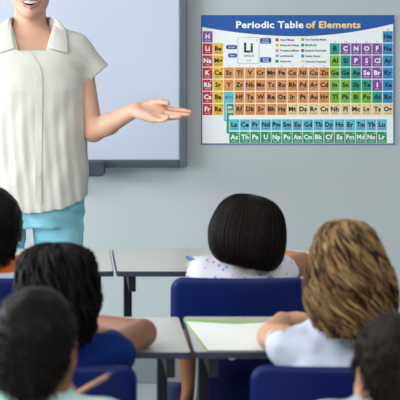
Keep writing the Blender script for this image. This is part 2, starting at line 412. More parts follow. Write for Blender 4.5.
def child(label, loc, rz, hc, hR, hs, skin, top, bottom, arms, sh=.125, shz=.79, lean=0.0, sleeve=.55, knee_x=.09, ruffle=0, slr=.046, collar=None, group=None, cuff=None, fold=.0035, legskin=True):
    """origin on the floor below the pelvis, facing +y.  arms: list of (elbow, wrist, finger dir, palm normal, thumb, curl)"""
    Fd = Field((-.36, -.24, .03), (.36, .58, hc[2]+.125), .0048)
    T = head(Fd, hc, hR, hs)
    nb = np.array((0, lean*.8, shz-.0)); hn = T((0, -.03, -.06))
    Fd.cap(nb+(0, -.005, -.03), hn, .040, .037, .02)
    Fd.stack([(.46, 0, 0, .10, .075), (.55, 0, lean*.2, .09, .068), (.68, 0, lean*.6, .098, .066), (shz-.02, 0, lean*.8, sh-.03, .052), (shz+.015, 0, lean*.8, .05, .04)], k=.02)
    for q in (-1, 1):
        Fd.cap((q*.07, 0, .50), (q*knee_x, .31, .50), .058, .045, .03)
        Fd.cap((q*knee_x, .31, .50), (q*knee_x, .33, .09), .042, .028, .01)
        Fd.cap((q*knee_x, .33, .07), (q*knee_x, .40, .05), .024, .02, .01)
    ks = .80
    for q, (el, wr, fd, pn, th, cu) in zip((-1, 1), arms):
        shp = np.array((q*(sh-.012), lean*.8, shz-.035))
        Fd.cap(shp, el, .034, .030, .02); Fd.cap(el, wr, .030, .020, .008)
        hand(Fd, wr, fd, pn, th, ks, cu)
    body = obj('person', Fd.mesh('person'), skin, None, smooth=True)
    body.location = loc; body.rotation_euler = (0, 0, rz); tag(body, label, 'person', group)
    eyes(T, hR, hs, body)
    # shirt
    Fs = Field((-.33, -.2, .40), (.33, .45, shz+.10), .0048)
    Fs.stack([(.56, 0, lean*.2, .118, .096), (.58, 0, lean*.2, .112, .094), (.68, 0, lean*.6, .118, .090), (shz-.035, 0, lean*.8, sh-.008, .076), (shz-.005, 0, lean*.8, sh-.045, .062), (shz+.022, 0, lean*.8, .052, .050)], k=.02)
    for q, a in zip((-1, 1), arms):
        shp = np.array((q*(sh-.018), lean*.8, shz-.042)); el = np.array(a[0]); e2 = shp+(el-shp)*sleeve
        Fs.cap(shp, shp+(el-shp)*(sleeve+.2), slr, slr-.001+ruffle, .03, cut=(e2, el-shp))
        Fs.cap(e2-(el-shp)*.06, e2+(el-shp)*.3, .034+ruffle, .036+ruffle, .002, 'sub')
    Fs.cap(nb, hn, .041, .041, .004, 'sub')
    Fs.warp(lambda X, Y, Z: fold*noise(X, Y, Z, 55, hc[0]*9)+fold*.5*noise(X, Y, Z, 120, 2.))
    obj('shirt', Fs.mesh('shirt'), top, body, smooth=True)
    if collar:
        bm = BM(); ring = [Vector((.053*math.cos(a), lean*.8+.050*math.sin(a), shz+.014-.022*math.sin(a))) for a in np.linspace(0, 2*PI, 33)[:-1]]
        tube(bm, ring+[ring[0]], .009, 8, False); obj('collar', bm, collar, body)
    # trousers or skirt
    Fp = Field((-.25, -.2, .05), (.25, .46, .63), .006)
    Fp.stack([(.442, 0, 0, .122, .098), (.50, 0, .01, .125, .102), (.545, 0, .0, .118, .098), (.60, 0, lean*.3, .112, .092)], k=.03)
    for q in (-1, 1):
        Fp.cap((q*.07, 0, .505), (q*knee_x, .31, .505), .068, .055, .02)
        Fp.cap((q*knee_x, .31, .50), (q*knee_x, .33, .12), .052, .044, .012, cut=((0, 0, .13), (0, 0, -1)))
    obj('trousers', Fp.mesh('trousers'), bottom, body, smooth=True)
    for q in (-1, 1): foot_shoe('shoe', body, (q*knee_x, .33), 0, .85)
    return body, T
def to_local(T, R, s, P):   # head units -> body units, vectorised
    c = T((0, 0, 0)); return c+(P.reshape(-1, 3)*s@R.T).reshape(P.shape)

def short_hair(body, T, R, s, m1, m2, n=2600, L=.016):
    Fh = Field(T((0, 0, 0))-.15, T((0, 0, 0))+.15, .0042)
    e = lambda p, r, k=.012, op='add': Fh.ell(T(p), np.array(r)*s, R, k*s, op)
    e((0, -.016, .020), (.080, .099, .092)); e((0, -.052, -.045), (.060, .048, .055), .03)
    e((0, .105, -.055), (.085, .078, .088), .01, 'sub')
    for q in (-1, 1): e((q*.086, .004, -.034), (.024, .028, .040), .008, 'sub')
    c = T((0, 0, 0))
    Fh.warp(lambda X, Y, Z: .0022*noise(X, Y, Z, 160, 1.)+.002*noise(X, Y, Z, 70, 3.))
    me = Fh.mesh('hair'); base = obj('hair', me, [m1, m2], body, smooth=True)
    # fine strands grown from the cap
    vs = np.zeros(len(me.vertices)*3, np.float32); me.vertices.foreach_get('co', vs); vs = vs.reshape(-1, 3)
    ns = np.zeros(len(me.vertices)*3, np.float32); me.vertices.foreach_get('normal', ns); ns = ns.reshape(-1, 3)
    cc = c+R@np.array((0, -.016, .02))*s
    rad = vs-cc; rad /= np.linalg.norm(rad, axis=1, keepdims=True)
    ok = np.where((ns*rad).sum(1) > .5)[0]; pick = rng.choice(ok, n)
    p = vs[pick]-ns[pick]*.002; dn = R@np.array((0, -.1, -1.))
    t = np.linspace(0, 1, 4)[None, :, None]; l = L*(.6+.8*rng.random((n, 1, 1)))
    dirv = ns[pick]*.55+dn*.75+rng.normal(0, .25, (n, 3))
    P = p[:, None, :]+dirv[:, None, :]*t*l-ns[pick][:, None, :]*t**2*l*.3
    Rr = np.repeat(np.array([[.0011, .001, .0008, .0003]]), n, 0)
    obj('hair_strands', strands('hair_strands', P, Rr, rng.integers(0, 2, n), 3), [m1, m2], base)
    return base
def env_surface(tab, ph, u, jitter=0):
    """tab rows (z, a, b, cy, cx); u in 0..1 from crown to hem; returns xyz in head units"""
    T = np.array(tab, float); E = np.vstack([2*T[0]-T[1], T, 2*T[-1]-T[-2]]); E[0] = T[0]; D_ = []
    for i in range(1, len(E)-2):
        for t in np.arange(0, 1, .125): D_.append(.5*((2*E[i])+(E[i+1]-E[i-1])*t+(2*E[i-1]-5*E[i]+4*E[i+1]-E[i+2])*t*t+(E[i+2]-E[i-1]+3*E[i]-3*E[i+1])*t**3))
    T = np.array(D_+[T[-1]]); seg = np.sqrt(np.diff(T[:, 0])**2+np.diff(T[:, 1])**2); L = np.concatenate([[0], np.cumsum(seg)]); L /= L[-1]
    g = [np.interp(u, L, T[:, i]) for i in range(5)]
    return np.stack([g[4]+g[1]*np.cos(ph), g[3]+g[2]*np.sin(ph), g[0]], -1)

# ------------------------------------------------------------------ the room
X0, X1, Y0, Y1, H = -3.5, 3.6, -1.6, 6.3, 2.8
b = BM(); box(b, (X0-.1, Y0-.1, -.1), (X1+.1, Y1+.1, 0)); struct('floor', b, 'floor')
b = BM(); box(b, (X0-.1, Y0-.1, H), (X1+.1, Y1+.1, H+.1)); struct('ceiling', b, 'ceil')
b = BM(); box(b, (X0-.1, Y1, 0), (X1+.1, Y1+.1, H)); struct('wall_front', b, 'wall')
b = BM(); box(b, (X1, Y0, 0), (X1+.1, Y1, H)); struct('wall_right', b, 'wall_side')
b = BM(); box(b, (X0-.1, Y0-.1, 0), (X1+.1, Y0, H)); struct('wall_back', b, 'wall')
b = BM()
wins = [(.2, 1.8), (2.2, 3.8), (4.3, 6.0)]
box(b, (X0-.1, Y0, 0), (X0, Y1, .9)); box(b, (X0-.1, Y0, 2.25), (X0, Y1, H))
ys = [Y0]+[v for w in wins for v in w]+[Y1]
for i in range(0, len(ys), 2): box(b, (X0-.1, ys[i], .9), (X0, ys[i+1], 2.25))
struct('wall_left', b, 'wall')
for i, (a, c) in enumerate(wins):
    b = BM()
    for lo, hi in (((a, .9), (c, .95)), ((a, 2.2), (c, 2.25)), ((a, .95), (a+.05, 2.2)), ((c-.05, .95), (c, 2.2)), (((a+c)/2-.02, .95), ((a+c)/2+.02, 2.2))):
        box(b, (X0-.07, lo[0], lo[1]), (X0-.02, hi[0], hi[1]))
    w = struct('window_%d' % (i+1), b, 'frame')
    b = BM(); box(b, (X0-.05, a+.04, .94), (X0-.044, c-.04, 2.21)); obj('window_pane', b, 'glass', w)
b = BM(); box(b, (X0, Y1-.012, 0), (X1, Y1, .09), .003); struct('baseboard_front', b, 'skirt')
b = BM(); box(b, (X1-.012, Y0, 0), (X1, Y1-.012, .09), .003); struct('baseboard_right', b, 'skirt')
# glowing ceiling panels, out of view, added to go with the overhead fill
M['lampglow'] = mat('lamp_diffuser', (255, 252, 245), .5, emit=2.5)
lamp = None
for (x, y), lb in zip(((-1.4, .4), (1.4, .4), (-1.4, 4.0), (1.4, 4.0)), ('added rear ceiling fill panel on the window side', 'added rear ceiling fill panel away from the windows', 'added front ceiling fill panel on the window side', 'added front ceiling fill panel away from the windows')):
    if lamp is None:
        lamp = thing('ceiling_fill_panel', lb, 'ceiling light', (x, y, H), 0, 'added ceiling fill panels')
        b = BM(); box(b, (-.62, -.32, -.05), (.62, .32, 0), .004); obj('housing', b, 'frame', lamp)
        b = BM(); box(b, (-.59, -.29, -.058), (.59, .29, -.05)); obj('diffuser', b, 'lampglow', lamp)
    else: dup(lamp, (x, y, H), 0, lb)

# ------------------------------------------------------------------ interactive board
wb = thing('whiteboard', 'large pale blue whiteboard in a grey frame on the wall behind the teacher', 'whiteboard', (0, Y1-.035, 0))
px = lambda x, D=6.24: (x-CX)*D/F
pz = lambda y, D=6.24: CAMZ-(y-CY)*D/F
bx0, bx1, bz0, bz1 = -1.25, px(179), pz(160), 2.02
b = BM(); box(b, (bx0, -.012, bz0), (bx1, .034, bz1)); obj('writing_surface', b, 'board', wb)
b = BM()
box(b, (bx1, -.026, pz(167.5)), (px(187), .034, bz1+.03), .004)
box(b, (bx0-.03, -.026, pz(167.5)), (bx0, .034, bz1+.03), .004)
box(b, (bx0, -.026, bz1), (bx1, .034, bz1+.03), .004)
obj('frame', b, 'alu', wb)
b = BM(); box(b, (bx0, -.03, pz(166.5)), (bx1, .034, bz0), .003); box(b, (bx0, -.045, pz(167.5)), (bx1, .02, pz(166))); obj('bottom_rail', b, 'ledge', wb)
b = BM(); prism(b, rrect(px(60), pz(175), px(105), pz(160.5), .02), -.075, -.02)
bmesh.ops.bevel(b, geom=[e for e in b.edges if abs(e.calc_face_angle(0)) > .7], offset=.005, segments=2, affect='EDGES')
obj('control_box', b, 'dark', wb)

# ------------------------------------------------------------------ periodic table poster
PD = Y1-.004
def pp(x, y): return ((x-CX)*PD/F, CAMZ-(y-CY)*PD/F)
sc = PD/F
po = thing('poster', 'rectangular periodic table poster with blue header on the wall right of the whiteboard', 'poster', (0, PD, 0))
def flat(name, m): return M.setdefault(name, mat(name, m, .55, .01))
for nme, c in dict(p_white=(250, 251, 252), p_blue=(28, 88, 170), p_rim=(52, 92, 150), p_red=(206, 38, 48), p_yel=(246, 198, 48), p_org=(232, 158, 88), p_lime=(136, 196, 62), p_teal=(22, 166, 142), p_pur=(140, 74, 160), p_sky=(38, 150, 206), p_cyan=(104, 198, 222), p_grn=(20, 154, 98), p_crm=(250, 222, 164), p_ink=(24, 26, 36), p_gold=(250, 222, 110), p_dkg=(12, 60, 52), p_lgrey=(190, 196, 204)).items(): flat(nme, c)
PM = ['p_red', 'p_yel', 'p_org', 'p_lime', 'p_teal', 'p_pur', 'p_sky', 'p_cyan', 'p_grn', 'p_crm', 'p_blue', 'p_white', 'p_lgrey']
b = BM(); x0, z0 = pp(201, 144.5); x1, z1 = pp(394.3, 15)
box(b, (x0, -.0012, z0), (x1, .0035, z1)); obj('printed_sheet', b, 'p_white', po)
b = BM(); t = 1.1*sc
for lo, hi in (((x0, z0), (x1, z0+t)), ((x0, z1-t), (x1, z1)), ((x0, z0+t), (x0+t, z1-t)), ((x1-t, z0+t), (x1, z1-t))): box(b, (lo[0], -.0018, lo[1]), (hi[0], -.0012, hi[1]))
obj('blue_border', b, 'p_rim', po)
b = BM(); top = [pp(201.6, 15.6), pp(393.7, 15.6)]; low = []
for k in range(25):
    u = k/24; xx = 393.7-u*192.1; s_ = (xx-297)/96.5
    low.append(pp(xx, 36.2-(9.5 if s_ < 0 else 12.5)*abs(s_)**1.9))
prism(b, [top[0], top[1]]+low, -.0019, -.0013); obj('header_band', b, 'p_blue', po)
def quadp(bm, xa, ya, xb, yb, d, mi, g=0):
    (a, z2), (c, z3) = pp(xa+g, yb-g), pp(xb-g, ya+g)
    vs = [bm.verts.new(p) for p in ((a, -d, z2), (c, -d, z2), (c, -d, z3), (a, -d, z3))]
    f = bm.faces.new(vs); f.material_index = mi
ELS = "H He Li Be B C N O F Ne Na Mg Al Si P S Cl Ar K Ca Sc Ti V Cr Mn Fe Co Ni Cu Zn Ga Ge As Se Br Kr Rb Sr Y Zr Nb Mo Tc Ru Rh Pd Ag Cd In Sn Sb Te I Xe Cs Ba La Ce Pr Nd Pm Sm Eu Gd Tb Dy Ho Er Tm Yb Lu Hf Ta W Re Os Ir Pt Au Hg Tl Pb Bi Po At Rn Fr Ra Ac Th Pa U Np Pu Am Cm Bk Cf Es Fm Md No Lr Rf Db Sg Bh Hs Mt Ds Rg Cn Nh Fl Mc Lv Ts Og".split()
NAMES = "Hydrogen Helium Lithium Beryllium Boron Carbon Nitrogen Oxygen Fluorine Neon Sodium Magnesium Aluminum Silicon Phosphorus Sulfur Chlorine Argon Potassium Calcium Scandium Titanium Vanadium Chromium Manganese Iron Cobalt Nickel Copper Zinc Gallium Germanium Arsenic Selenium Bromine Krypton Rubidium Strontium Yttrium Zirconium Niobium Molybdenum Technetium Ruthenium Rhodium Palladium Silver Cadmium Indium Tin Antimony Tellurium Iodine Xenon Cesium Barium Lanthanum Cerium Praseodymium Neodymium Promethium Samarium Europium Gadolinium Terbium Dysprosium Holmium Erbium Thulium Ytterbium Lutetium Hafnium Tantalum Tungsten Rhenium Osmium Iridium Platinum Gold Mercury Thallium Lead Bismuth Polonium Astatine Radon Francium Radium Actinium Thorium Protactinium Uranium Neptunium Plutonium Americium Curium Berkelium Californium Einsteinium Fermium Mendelevium Nobelium Lawrencium Rutherfordium Dubnium Seaborgium Bohrium Hassium Meitnerium Darmstadtium Roentgenium Copernicium Nihonium Flerovium Moscovium Livermorium Tennessine Oganesson".split()
def cellof(zn):
    """(x, y, colour) of the element's cell on the sheet"""
    s = ELS[zn-1]
    if 57 <= zn <= 71: return 229.3+(zn-57)*10.53, 119.3, 7
    if 89 <= zn <= 103: return 229.3+(zn-89)*10.53, 131.7, 8
    bounds = [2, 10, 18, 36, 54, 86, 118]; p = next(i for i, q in enumerate(bounds) if zn <= q)
    st = ([0]+bounds)[p]; k = zn-st
    if p == 0: c = 1 if k == 1 else 18
    elif p < 3: c = k if k <= 2 else k+10
    elif p < 5: c = k
    else: c = k if k <= 2 else k-14
    if c == 1: col = 5 if zn == 1 else 0
    elif c == 2: col = 1
    elif zn >= 109: col = 9
    elif c <= 12: col = 2
    elif c == 18: col = 6
    elif s in 'Al Ga In Sn Tl Pb Bi Po'.split(): col = 3
    elif s in 'B Si Ge As Sb Te At'.split(): col = 4
    else: col = 5
    return 202.6+(c-1)*10.6, 31.2+p*12.1, col
FONT = {}
_tc = bpy.data.curves.new('lettering', 'FONT'); _to = bpy.data.objects.new('lettering', _tc); COL.objects.link(_to)
def text_mesh(txt, bold):
    key = (txt, bold)
    if key not in FONT:
        _tc.body = txt; _tc.size = 1; _tc.offset = bold; _tc.resolution_u = 2; _tc.space_character = 1.0+bold*1.5
        bpy.context.view_layer.update(); dg = bpy.context.evaluated_depsgraph_get()
        me = _to.evaluated_get(dg).to_mesh(); FONT[key] = ([tuple(v.co) for v in me.vertices], [tuple(p.vertices) for p in me.polygons]); _to.evaluated_get(dg).to_mesh_clear()
    return FONT[key]
def put_text(bm, txt, cx, cy, hgt, wmax, d, mi, bold=.0, align='C', wfix=None):
    """centre (cx, cy) in sheet pixels; hgt = cap height in pixels"""
    vs, fs = text_mesh(txt, bold)
    xs = [v[0] for v in vs]; w = max(xs)-min(xs); x0 = min(xs)
    sy = hgt/.69; sx = min(sy*1.0, wmax/w) if not wfix else wfix/w
    off = cx-w*sx/2 if align == 'C' else cx
    nv = []
    for x, y, z in vs:
        X, Z = pp(off+(x-x0)*sx, cy+hgt/2-y*sy); nv.append(bm.verts.new((X, -d, Z)))
    for f in fs:
        try: q = bm.faces.new([nv[i] for i in f]); q.material_index = mi
        except ValueError: pass
    return off+w*sx
cells, sym, names = BM(), BM(), BM()
for z in range(1, 119):
    x, y, c = cellof(z); quadp(cells, x, y, x+9.9, y+11.2, .0016, c)
    wht = c in (0, 5, 8); mi = 0 if wht else 1
    put_text(sym, ELS[z-1], x+4.95, y+5.1, 4.5, 7.9, .0022, mi, .04)
    put_text(names, NAMES[z-1], x+4.95, y+9.2, 1.0, 7.5, .0022, mi, .01)
    put_text(names, str(z), x+8.3, y+1.6, 1.2, 2.6, .0022, mi, .01)
quadp(cells, 223.8, 91.7, 233.7, 103.1, .0016, 7); quadp(cells, 223.8, 103.1, 226, 121.2, .0016, 7); quadp(cells, 223.8, 119.5, 229.3, 121.2, .00155, 7)
quadp(cells, 226.6, 103.8, 233.7, 115.2, .0016, 8); quadp(cells, 226.6, 115.2, 228.8, 133.5, .0016, 8); quadp(cells, 226.6, 131.8, 229.3, 133.5, .00155, 8)
put_text(names, '57-71', 228.8, 97.4, 2.2, 7.8, .0022, 1, .03); put_text(names, '89-', 230.2, 107.4, 2.6, 6, .0022, 0, .03); put_text(names, '103', 230.2, 111.6, 2.6, 6, .0022, 0, .03)
for c in range(1, 19):
    yy = {1: 30, 2: 42.2, 18: 30}.get(c, 42.2 if 13 <= c <= 17 else 66.2); put_text(names, str(c), 202.6+(c-1)*10.6+4.95, yy-.4, 1.3, 4, .0022, 1, .01)
obj('element_cells', cells, PM, po); obj('element_symbols', sym, ['p_white', 'p_ink'], po); obj('element_names', names, ['p_white', 'p_ink'], po)
ttl = BM(); e = put_text(ttl, 'Periodic Table', 236, 24.6, 6.6, 80, .0024, 0, .03, 'L', 67.5)
put_text(ttl, 'of Elements', 305.6, 24.6, 6.6, 80, .0024, 1, .03, 'L', 55)
obj('title_lettering', ttl, ['p_white', 'p_gold'], po)
kb = BM(); quadp(kb, 237.4, 37, 259.4, 63.6, .0015, 12); quadp(kb, 238, 37.6, 258.8, 63, .0017, 11); obj('example_cell', kb, PM, po)
for xa, ya, xb, yb in ((226, 45, 237, 49.2), (228, 53.4, 237, 57.5), (260, 38, 271.2, 43.6), (260, 57.2, 271.2, 62.6)):
    kb = BM(); prism(kb, [pp(qx, qy) for qx, qy in rrect(xa, ya, xb, yb, 1.6, 3)], -.0021, -.0015); obj('callout', kb, 'p_blue', po)
for i, c in enumerate((0, 1, 2, 7, 8)): kb = BM(); quadp(kb, 275.4, 38.3+i*5.35, 278.4, 41.3+i*5.35, .0017, 0); obj('colour_swatch', kb, PM[c], po)
for i, c in enumerate((3, 4, 5, 6, 9)): kb = BM(); quadp(kb, 301, 38+i*5.5, 304, 41+i*5.5, .0017, 0); obj('colour_swatch', kb, PM[c], po)
kt = BM(); put_text(kt, 'Li', 248.4, 47.5, 9.2, 14, .0024, 2, .035); put_text(kt, 'Lithium', 248.8, 55.6, 2.4, 10.5, .0024, 1, .0)
put_text(kt, '6.94', 249, 60.3, 1.5, 5, .0024, 1); put_text(kt, '3', 256.6, 40.2, 1.8, 3, .0024, 1)
for s_, x, y in (('Symbol', 231.5, 47.1), ('Name', 232.5, 55.4), ('Atomic', 265.6, 39.7), ('Number', 265.6, 42), ('Atomic', 265.6, 58.9), ('Weight', 265.6, 61.1)): put_text(kt, s_, x, y, 1.4, 8.4, .0026, 0, .02)
for i, s_ in enumerate(('Alkali Metals', 'Alkaline Earth Metals', 'Transition Metals', 'Lanthanoids', 'Actinoids')): put_text(kt, s_, 279.8, 39.8+i*5.35, 1.9, 19, .0024, 1, .02, 'L')
for i, s_ in enumerate(('Post-Transition Metals', 'Metalloids', 'Reactive Nonmetals', 'Noble Gases', 'Unknown Properties')): put_text(kt, s_, 305.2, 39.5+i*5.5, 1.9, 21, .0024, 1, .02, 'L')
obj('legend_lettering', kt, ['p_white', 'p_ink', 'p_dkg'], po)
bpy.data.objects.remove(_to)

# ------------------------------------------------------------------ desks
TZ = .712
def make_desk(label, loc, group):
    w, d = .66, .38
    t = thing('school_desk', label, 'desk', loc, 0, group)
    b = BM(); bb = rrect(-w/2, 0, w/2, d, .012)
    b2 = BM()
    def slab(bm, ol, za, zb):
        lo = [bm.verts.new((x, y, za)) for x, y in ol]; hi = [bm.verts.new((x, y, zb)) for x, y in ol]; n = len(ol)
        bm.faces.new(lo[::-1]); bm.faces.new(hi)
        for i in range(n): bm.faces.new((lo[i], lo[(i+1) % n], hi[(i+1) % n], hi[i]))
    slab(b, rrect(-w/2+.002, .002, w/2-.002, d-.002, .010), TZ-.013, TZ); obj('desktop', b, 'laminate', t)
    lo = rrect(-w/2, 0, w/2, d, .012); hi = rrect(-w/2+.002, .002, w/2-.002, d-.002, .010); n = len(lo)
    r = [[b2.verts.new((x, y, z)) for x, y in ol] for ol, z in ((lo, TZ-.0145), (lo, TZ-.0015), (hi, TZ+.0002), (hi, TZ-.0145))]
    for a in range(4):
        for i in range(n): b2.faces.new((r[a][i], r[a][(i+1) % n], r[(a+1) % 4][(i+1) % n], r[(a+1) % 4][i]))
    obj('edge_band', b2, 'edge', t)
    for q in (-1, 1):
        x = q*(w/2-.045)
        b = BM(); box(b, (x-.012, d-.075, .02), (x+.012, d-.035, TZ-.0145), .003); obj('leg', b, 'black', t)
        b = BM(); box(b, (x-.012, .02, .0), (x+.012, d-.02, .022), .004); box(b, (x-.010, d-.068, .01), (x+.010, d-.042, .05)); obj('foot', b, 'black', t)
        b = BM(); box(b, (x-.010, .012, TZ-.060), (x+.010, d-.075, TZ-.0145), .003); obj('support_bracket', b, 'black', t)
    b = BM(); box(b, (-w/2+.055, d-.065, .22), (w/2-.055, d-.045, .25), .003); obj('crossbar', b, 'black', t)
    return t
G = 'school desks in two rows'
dB = make_desk('front-row cream desk holding the bobbed girl\'s paper and blue pen', (.168+.33, 4.70, 0), G)
dup(dB, (.160-.33, 4.70, 0), 0, 'front-row cream desk at the left edge, in front of the teacher\'s legs')
dup(dB, (.299-.33, 3.712, 0), 0, 'second-row cream desk the braided girl rests her folded arms on')
dup(dB, (.305+.33, 3.712, 0), -.012, 'second-row cream desk with the green-edged white sheet on it')

# ------------------------------------------------------------------ chairs
def make_chair(label, loc, group):
    t = thing('school_chair', label, 'chair', loc, 0, group)
    # backrest: curved, rounded shell, centre of its rear face at y=-.16
    def shell(name, W_, z0, z1, r, curve, th, tilt):
        bm = BM(); nx, nz = 28, 14; grid = {}
        for side in (0, 1):
            for i in range(nx+1):
                for j in range(nz+1):
                    u = -1+2*i/nx; v = -1+2*j/nz; hw = W_/2; hh = (z1-z0)/2
                    x = u*hw; z = v*hh
                    ax = max(abs(x)-(hw-r), 0); az = max(abs(z)-(hh-r), 0); L = math.hypot(ax, az)
                    m_ = max(ax, az)
                    if L > 1e-9 and m_ > 0:
                        k = m_/L; x = math.copysign(hw-r+ax*k, x) if ax > 0 else x; z = math.copysign(hh-r+az*k, z) if az > 0 else z
                    rim = max(abs(u), abs(v)); e = .0 if rim < .999 else .35
                    y = -.16+curve*(x/hw)**2-tilt*(z)+(th*(1-e) if side else th*e)
                    grid[side, i, j] = bm.verts.new((x, y, (z0+z1)/2+z))
        for i in range(nx):
            for j in range(nz):
                for side in (0, 1):
                    q = [grid[side, i, j], grid[side, i+1, j], grid[side, i+1, j+1], grid[side, i, j+1]]
                    bm.faces.new(q if side == 0 else q[::-1])
        rim = [(i, 0) for i in range(nx)]+[(nx, j) for j in range(nz)]+[(i, nz) for i in range(nx, 0, -1)]+[(0, j) for j in range(nz, 0, -1)]
        for a, c in zip(rim, rim[1:]+rim[:1]): bm.faces.new((grid[0, a[0], a[1]], grid[1, a[0], a[1]], grid[1, c[0], c[1]], grid[0, c[0], c[1]]))
        bmesh.ops.recalc_face_normals(bm, faces=bm.faces)
        return bm
    obj('backrest', shell('b', .348, .652, .786, .032, .022, .014, .12), 'blue', t, smooth=True)
    bm = BM(); nx, ny = 20, 20; g = {}
    for sd in (0, 1):
        for i in range(nx+1):
            for j in range(ny+1):
                u = -1+2*i/nx; v = -1+2*j/ny; r = .3
                ax = max(abs(u)-(1-r), 0); ay = max(abs(v)-(1-r), 0); L = math.hypot(ax, ay); m_ = max(ax, ay)
                if L > 1e-9: u = math.copysign(1-r+ax*m_/L, u) if ax else u; v = math.copysign(1-r+ay*m_/L, v) if ay else v
                g[sd, i, j] = bm.verts.new((u*.18, .04+v*.185, .432+.012*u*u-.018*max(v-.5, 0)**2*2+.01*max(-v-.5, 0)-(.012 if sd else 0)))
    for i in range(nx):
        for j in range(ny):
            for sd in (0, 1):
                q = [g[sd, i, j], g[sd, i+1, j], g[sd, i+1, j+1], g[sd, i, j+1]]; bm.faces.new(q if sd == 0 else q[::-1])
    rim = [(i, 0) for i in range(nx)]+[(nx, j) for j in range(ny)]+[(i, ny) for i in range(nx, 0, -1)]+[(0, j) for j in range(ny, 0, -1)]
    for a, c in zip(rim, rim[1:]+rim[:1]): bm.faces.new((g[0, a[0], a[1]], g[1, a[0], a[1]], g[1, c[0], c[1]], g[0, c[0], c[1]]))
    bmesh.ops.recalc_face_normals(bm, faces=bm.faces)
    obj('seat', bm, 'blue', t, smooth=True)
    for q in (-1, 1):
        b = BM(); tube(b, smooth_path([(q*.10, -.138, .74), (q*.10, -.142, .62), (q*.11, -.14, .46), (q*.13, -.11, .408), (q*.14, .0, .404), (q*.14, .17, .404)]), .009); obj('back_frame', b, 'chrome', t)
        b = BM(); tube(b, [(q*.14, -.10, .404), (q*.155, -.17, .012)], .0095); l = obj('leg', b, 'chrome', t)
        b = BM(); tube(b, [(q*.155, -.17, 0), (q*.1535, -.163, .03)], .013); obj('rubber_foot', b, 'rubber', l)
        b = BM(); tube(b, [(q*.14, .155, .404), (q*.155, .20, .012)], .0095); l = obj('leg', b, 'chrome', t)
        b = BM(); tube(b, [(q*.155, .20, 0), (q*.1535, .195, .03)], .013); obj('rubber_foot', b, 'rubber', l)
    b = BM(); tube(b, [(-.14, .12, .404), (.14, .12, .404)], .008); obj('stretcher', b, 'chrome', t)
    return t
G = 'blue school chairs'
R1, R2, R3 = 4.36, 3.43, 2.84
cB = make_chair('blue chair the bobbed girl in the dotted top sits on', (at(240, 0, R1-.15).x, R1, 0), G)
dup(cB, (at(-6, 0, R1-.15).x, R1, 0), 0, 'blue chair under the boy in the orange-collared shirt at the left edge')
dup(cB, (at(49, 0, R2-.15).x, R2, 0), 0, 'blue chair with the braided girl in royal blue sitting on it')
dup(cB, (at(340, 0, R2-.15).x, R2, 0), 0, 'blue chair under the curly-haired girl in white')
dup(cB, (at(30, 0, R3-.15).x, R3-.02, 0), 0, 'blue chair the nearest dark-haired boy sits on, lower left')
dup(cB, (at(400, 0, R3-.15).x, R3-.02, 0), 0, 'blue chair the nearest brown-haired boy sits on, lower right corner')

# ------------------------------------------------------------------ papers and pens
def sheet(name, cs, z, m, th=.0008, label=None, cat=None, parent=None):
    bm = BM(); lo = [bm.verts.new((x, y, z)) for x, y in cs]; hi = [bm.verts.new((x, y, z+th)) for x, y in cs]
    bm.faces.new(lo[::-1]); bm.faces.new(hi)
    for i in range(len(cs)): bm.faces.new((lo[i], lo[(i+1) % len(cs)], hi[(i+1) % len(cs)], hi[i]))
    bmesh.ops.recalc_face_normals(bm, faces=bm.faces)
    o = obj(name, bm, m, parent)
    if label: tag(o, label, cat)
    return o
def on_desk(x, y, z=TZ):
    D = F*(CAMZ-z)/(y-CY); return ((x-CX)*D/F, D)
cs = [on_desk(*p) for p in ((207, 351.5), (282, 351.5), (280, 324), (183, 320))]
sheet('folder', cs, TZ+.0004, 'green', .0022, 'thin green folder under a white sheet on the second-row desk', 'folder')
cs = [on_desk(*p, TZ+.003) for p in ((208.6, 350.4), (281, 350.4), (279, 322), (235, 324.5), (186.2, 321.4))]
sheet('paper_sheet', cs, TZ+.0028, 'paper', .0008, 'white sheet lying on the green folder beside the curly-haired girl\'s arm', 'paper')
cs = [on_desk(*p) for p in ((186, 266), (240, 268), (240, 256), (194, 256.5))]
sheet('paper_sheet', cs, TZ+.0006, 'paper', .001, 'white paper on the front-row desk left of the bobbed girl', 'paper')
cs = [on_desk(*p) for p in ((296, 270), (322, 270), (316, 253), (292, 253))]
sheet('paper_sheet', cs, TZ+.0006, 'paper', .001, 'white paper on the front-row desk right of the bobbed girl, by her elbow', 'paper')
b = BM(); p0 = Vector((*on_desk(187, 259), TZ+.006)); p1 = Vector((*on_desk(197.5, 263.5), TZ+.006))
tube(b, [p0, p1], .0042, 10); pen = obj('pen', b, 'penblue'); tag(pen, 'short blue pen lying on the white paper left of the bobbed girl', 'pen')
b = BM(); dd = (p0-p1).normalized(); tube(b, [p0, p0+dd*.008], [.004, .001], 10); obj('pen_tip', b, 'dark', pen)

# ------------------------------------------------------------------ children
def loc_at(px_, D): return Vector(((px_-CX)*D/F, D, 0))
def L(loc, px_, py_, D):   # pixel + depth -> child local coordinates (no rotation)
    p = at(px_, py_, D); return np.array((p.x-loc.x, D-loc.y, p.z))
lap = lambda q: ((q*.155, .05, .60), (q*.09, .24, .595), (-q*.2, 1, 0), (0, 0, -1), (-q, 0, 0), .3)
rest = lambda q: ((q*.17, .14, .745), (q*.06, .31, .745), (-q*.9, .5, 0), (0, 0, -1), (0, 1, 0), .35)
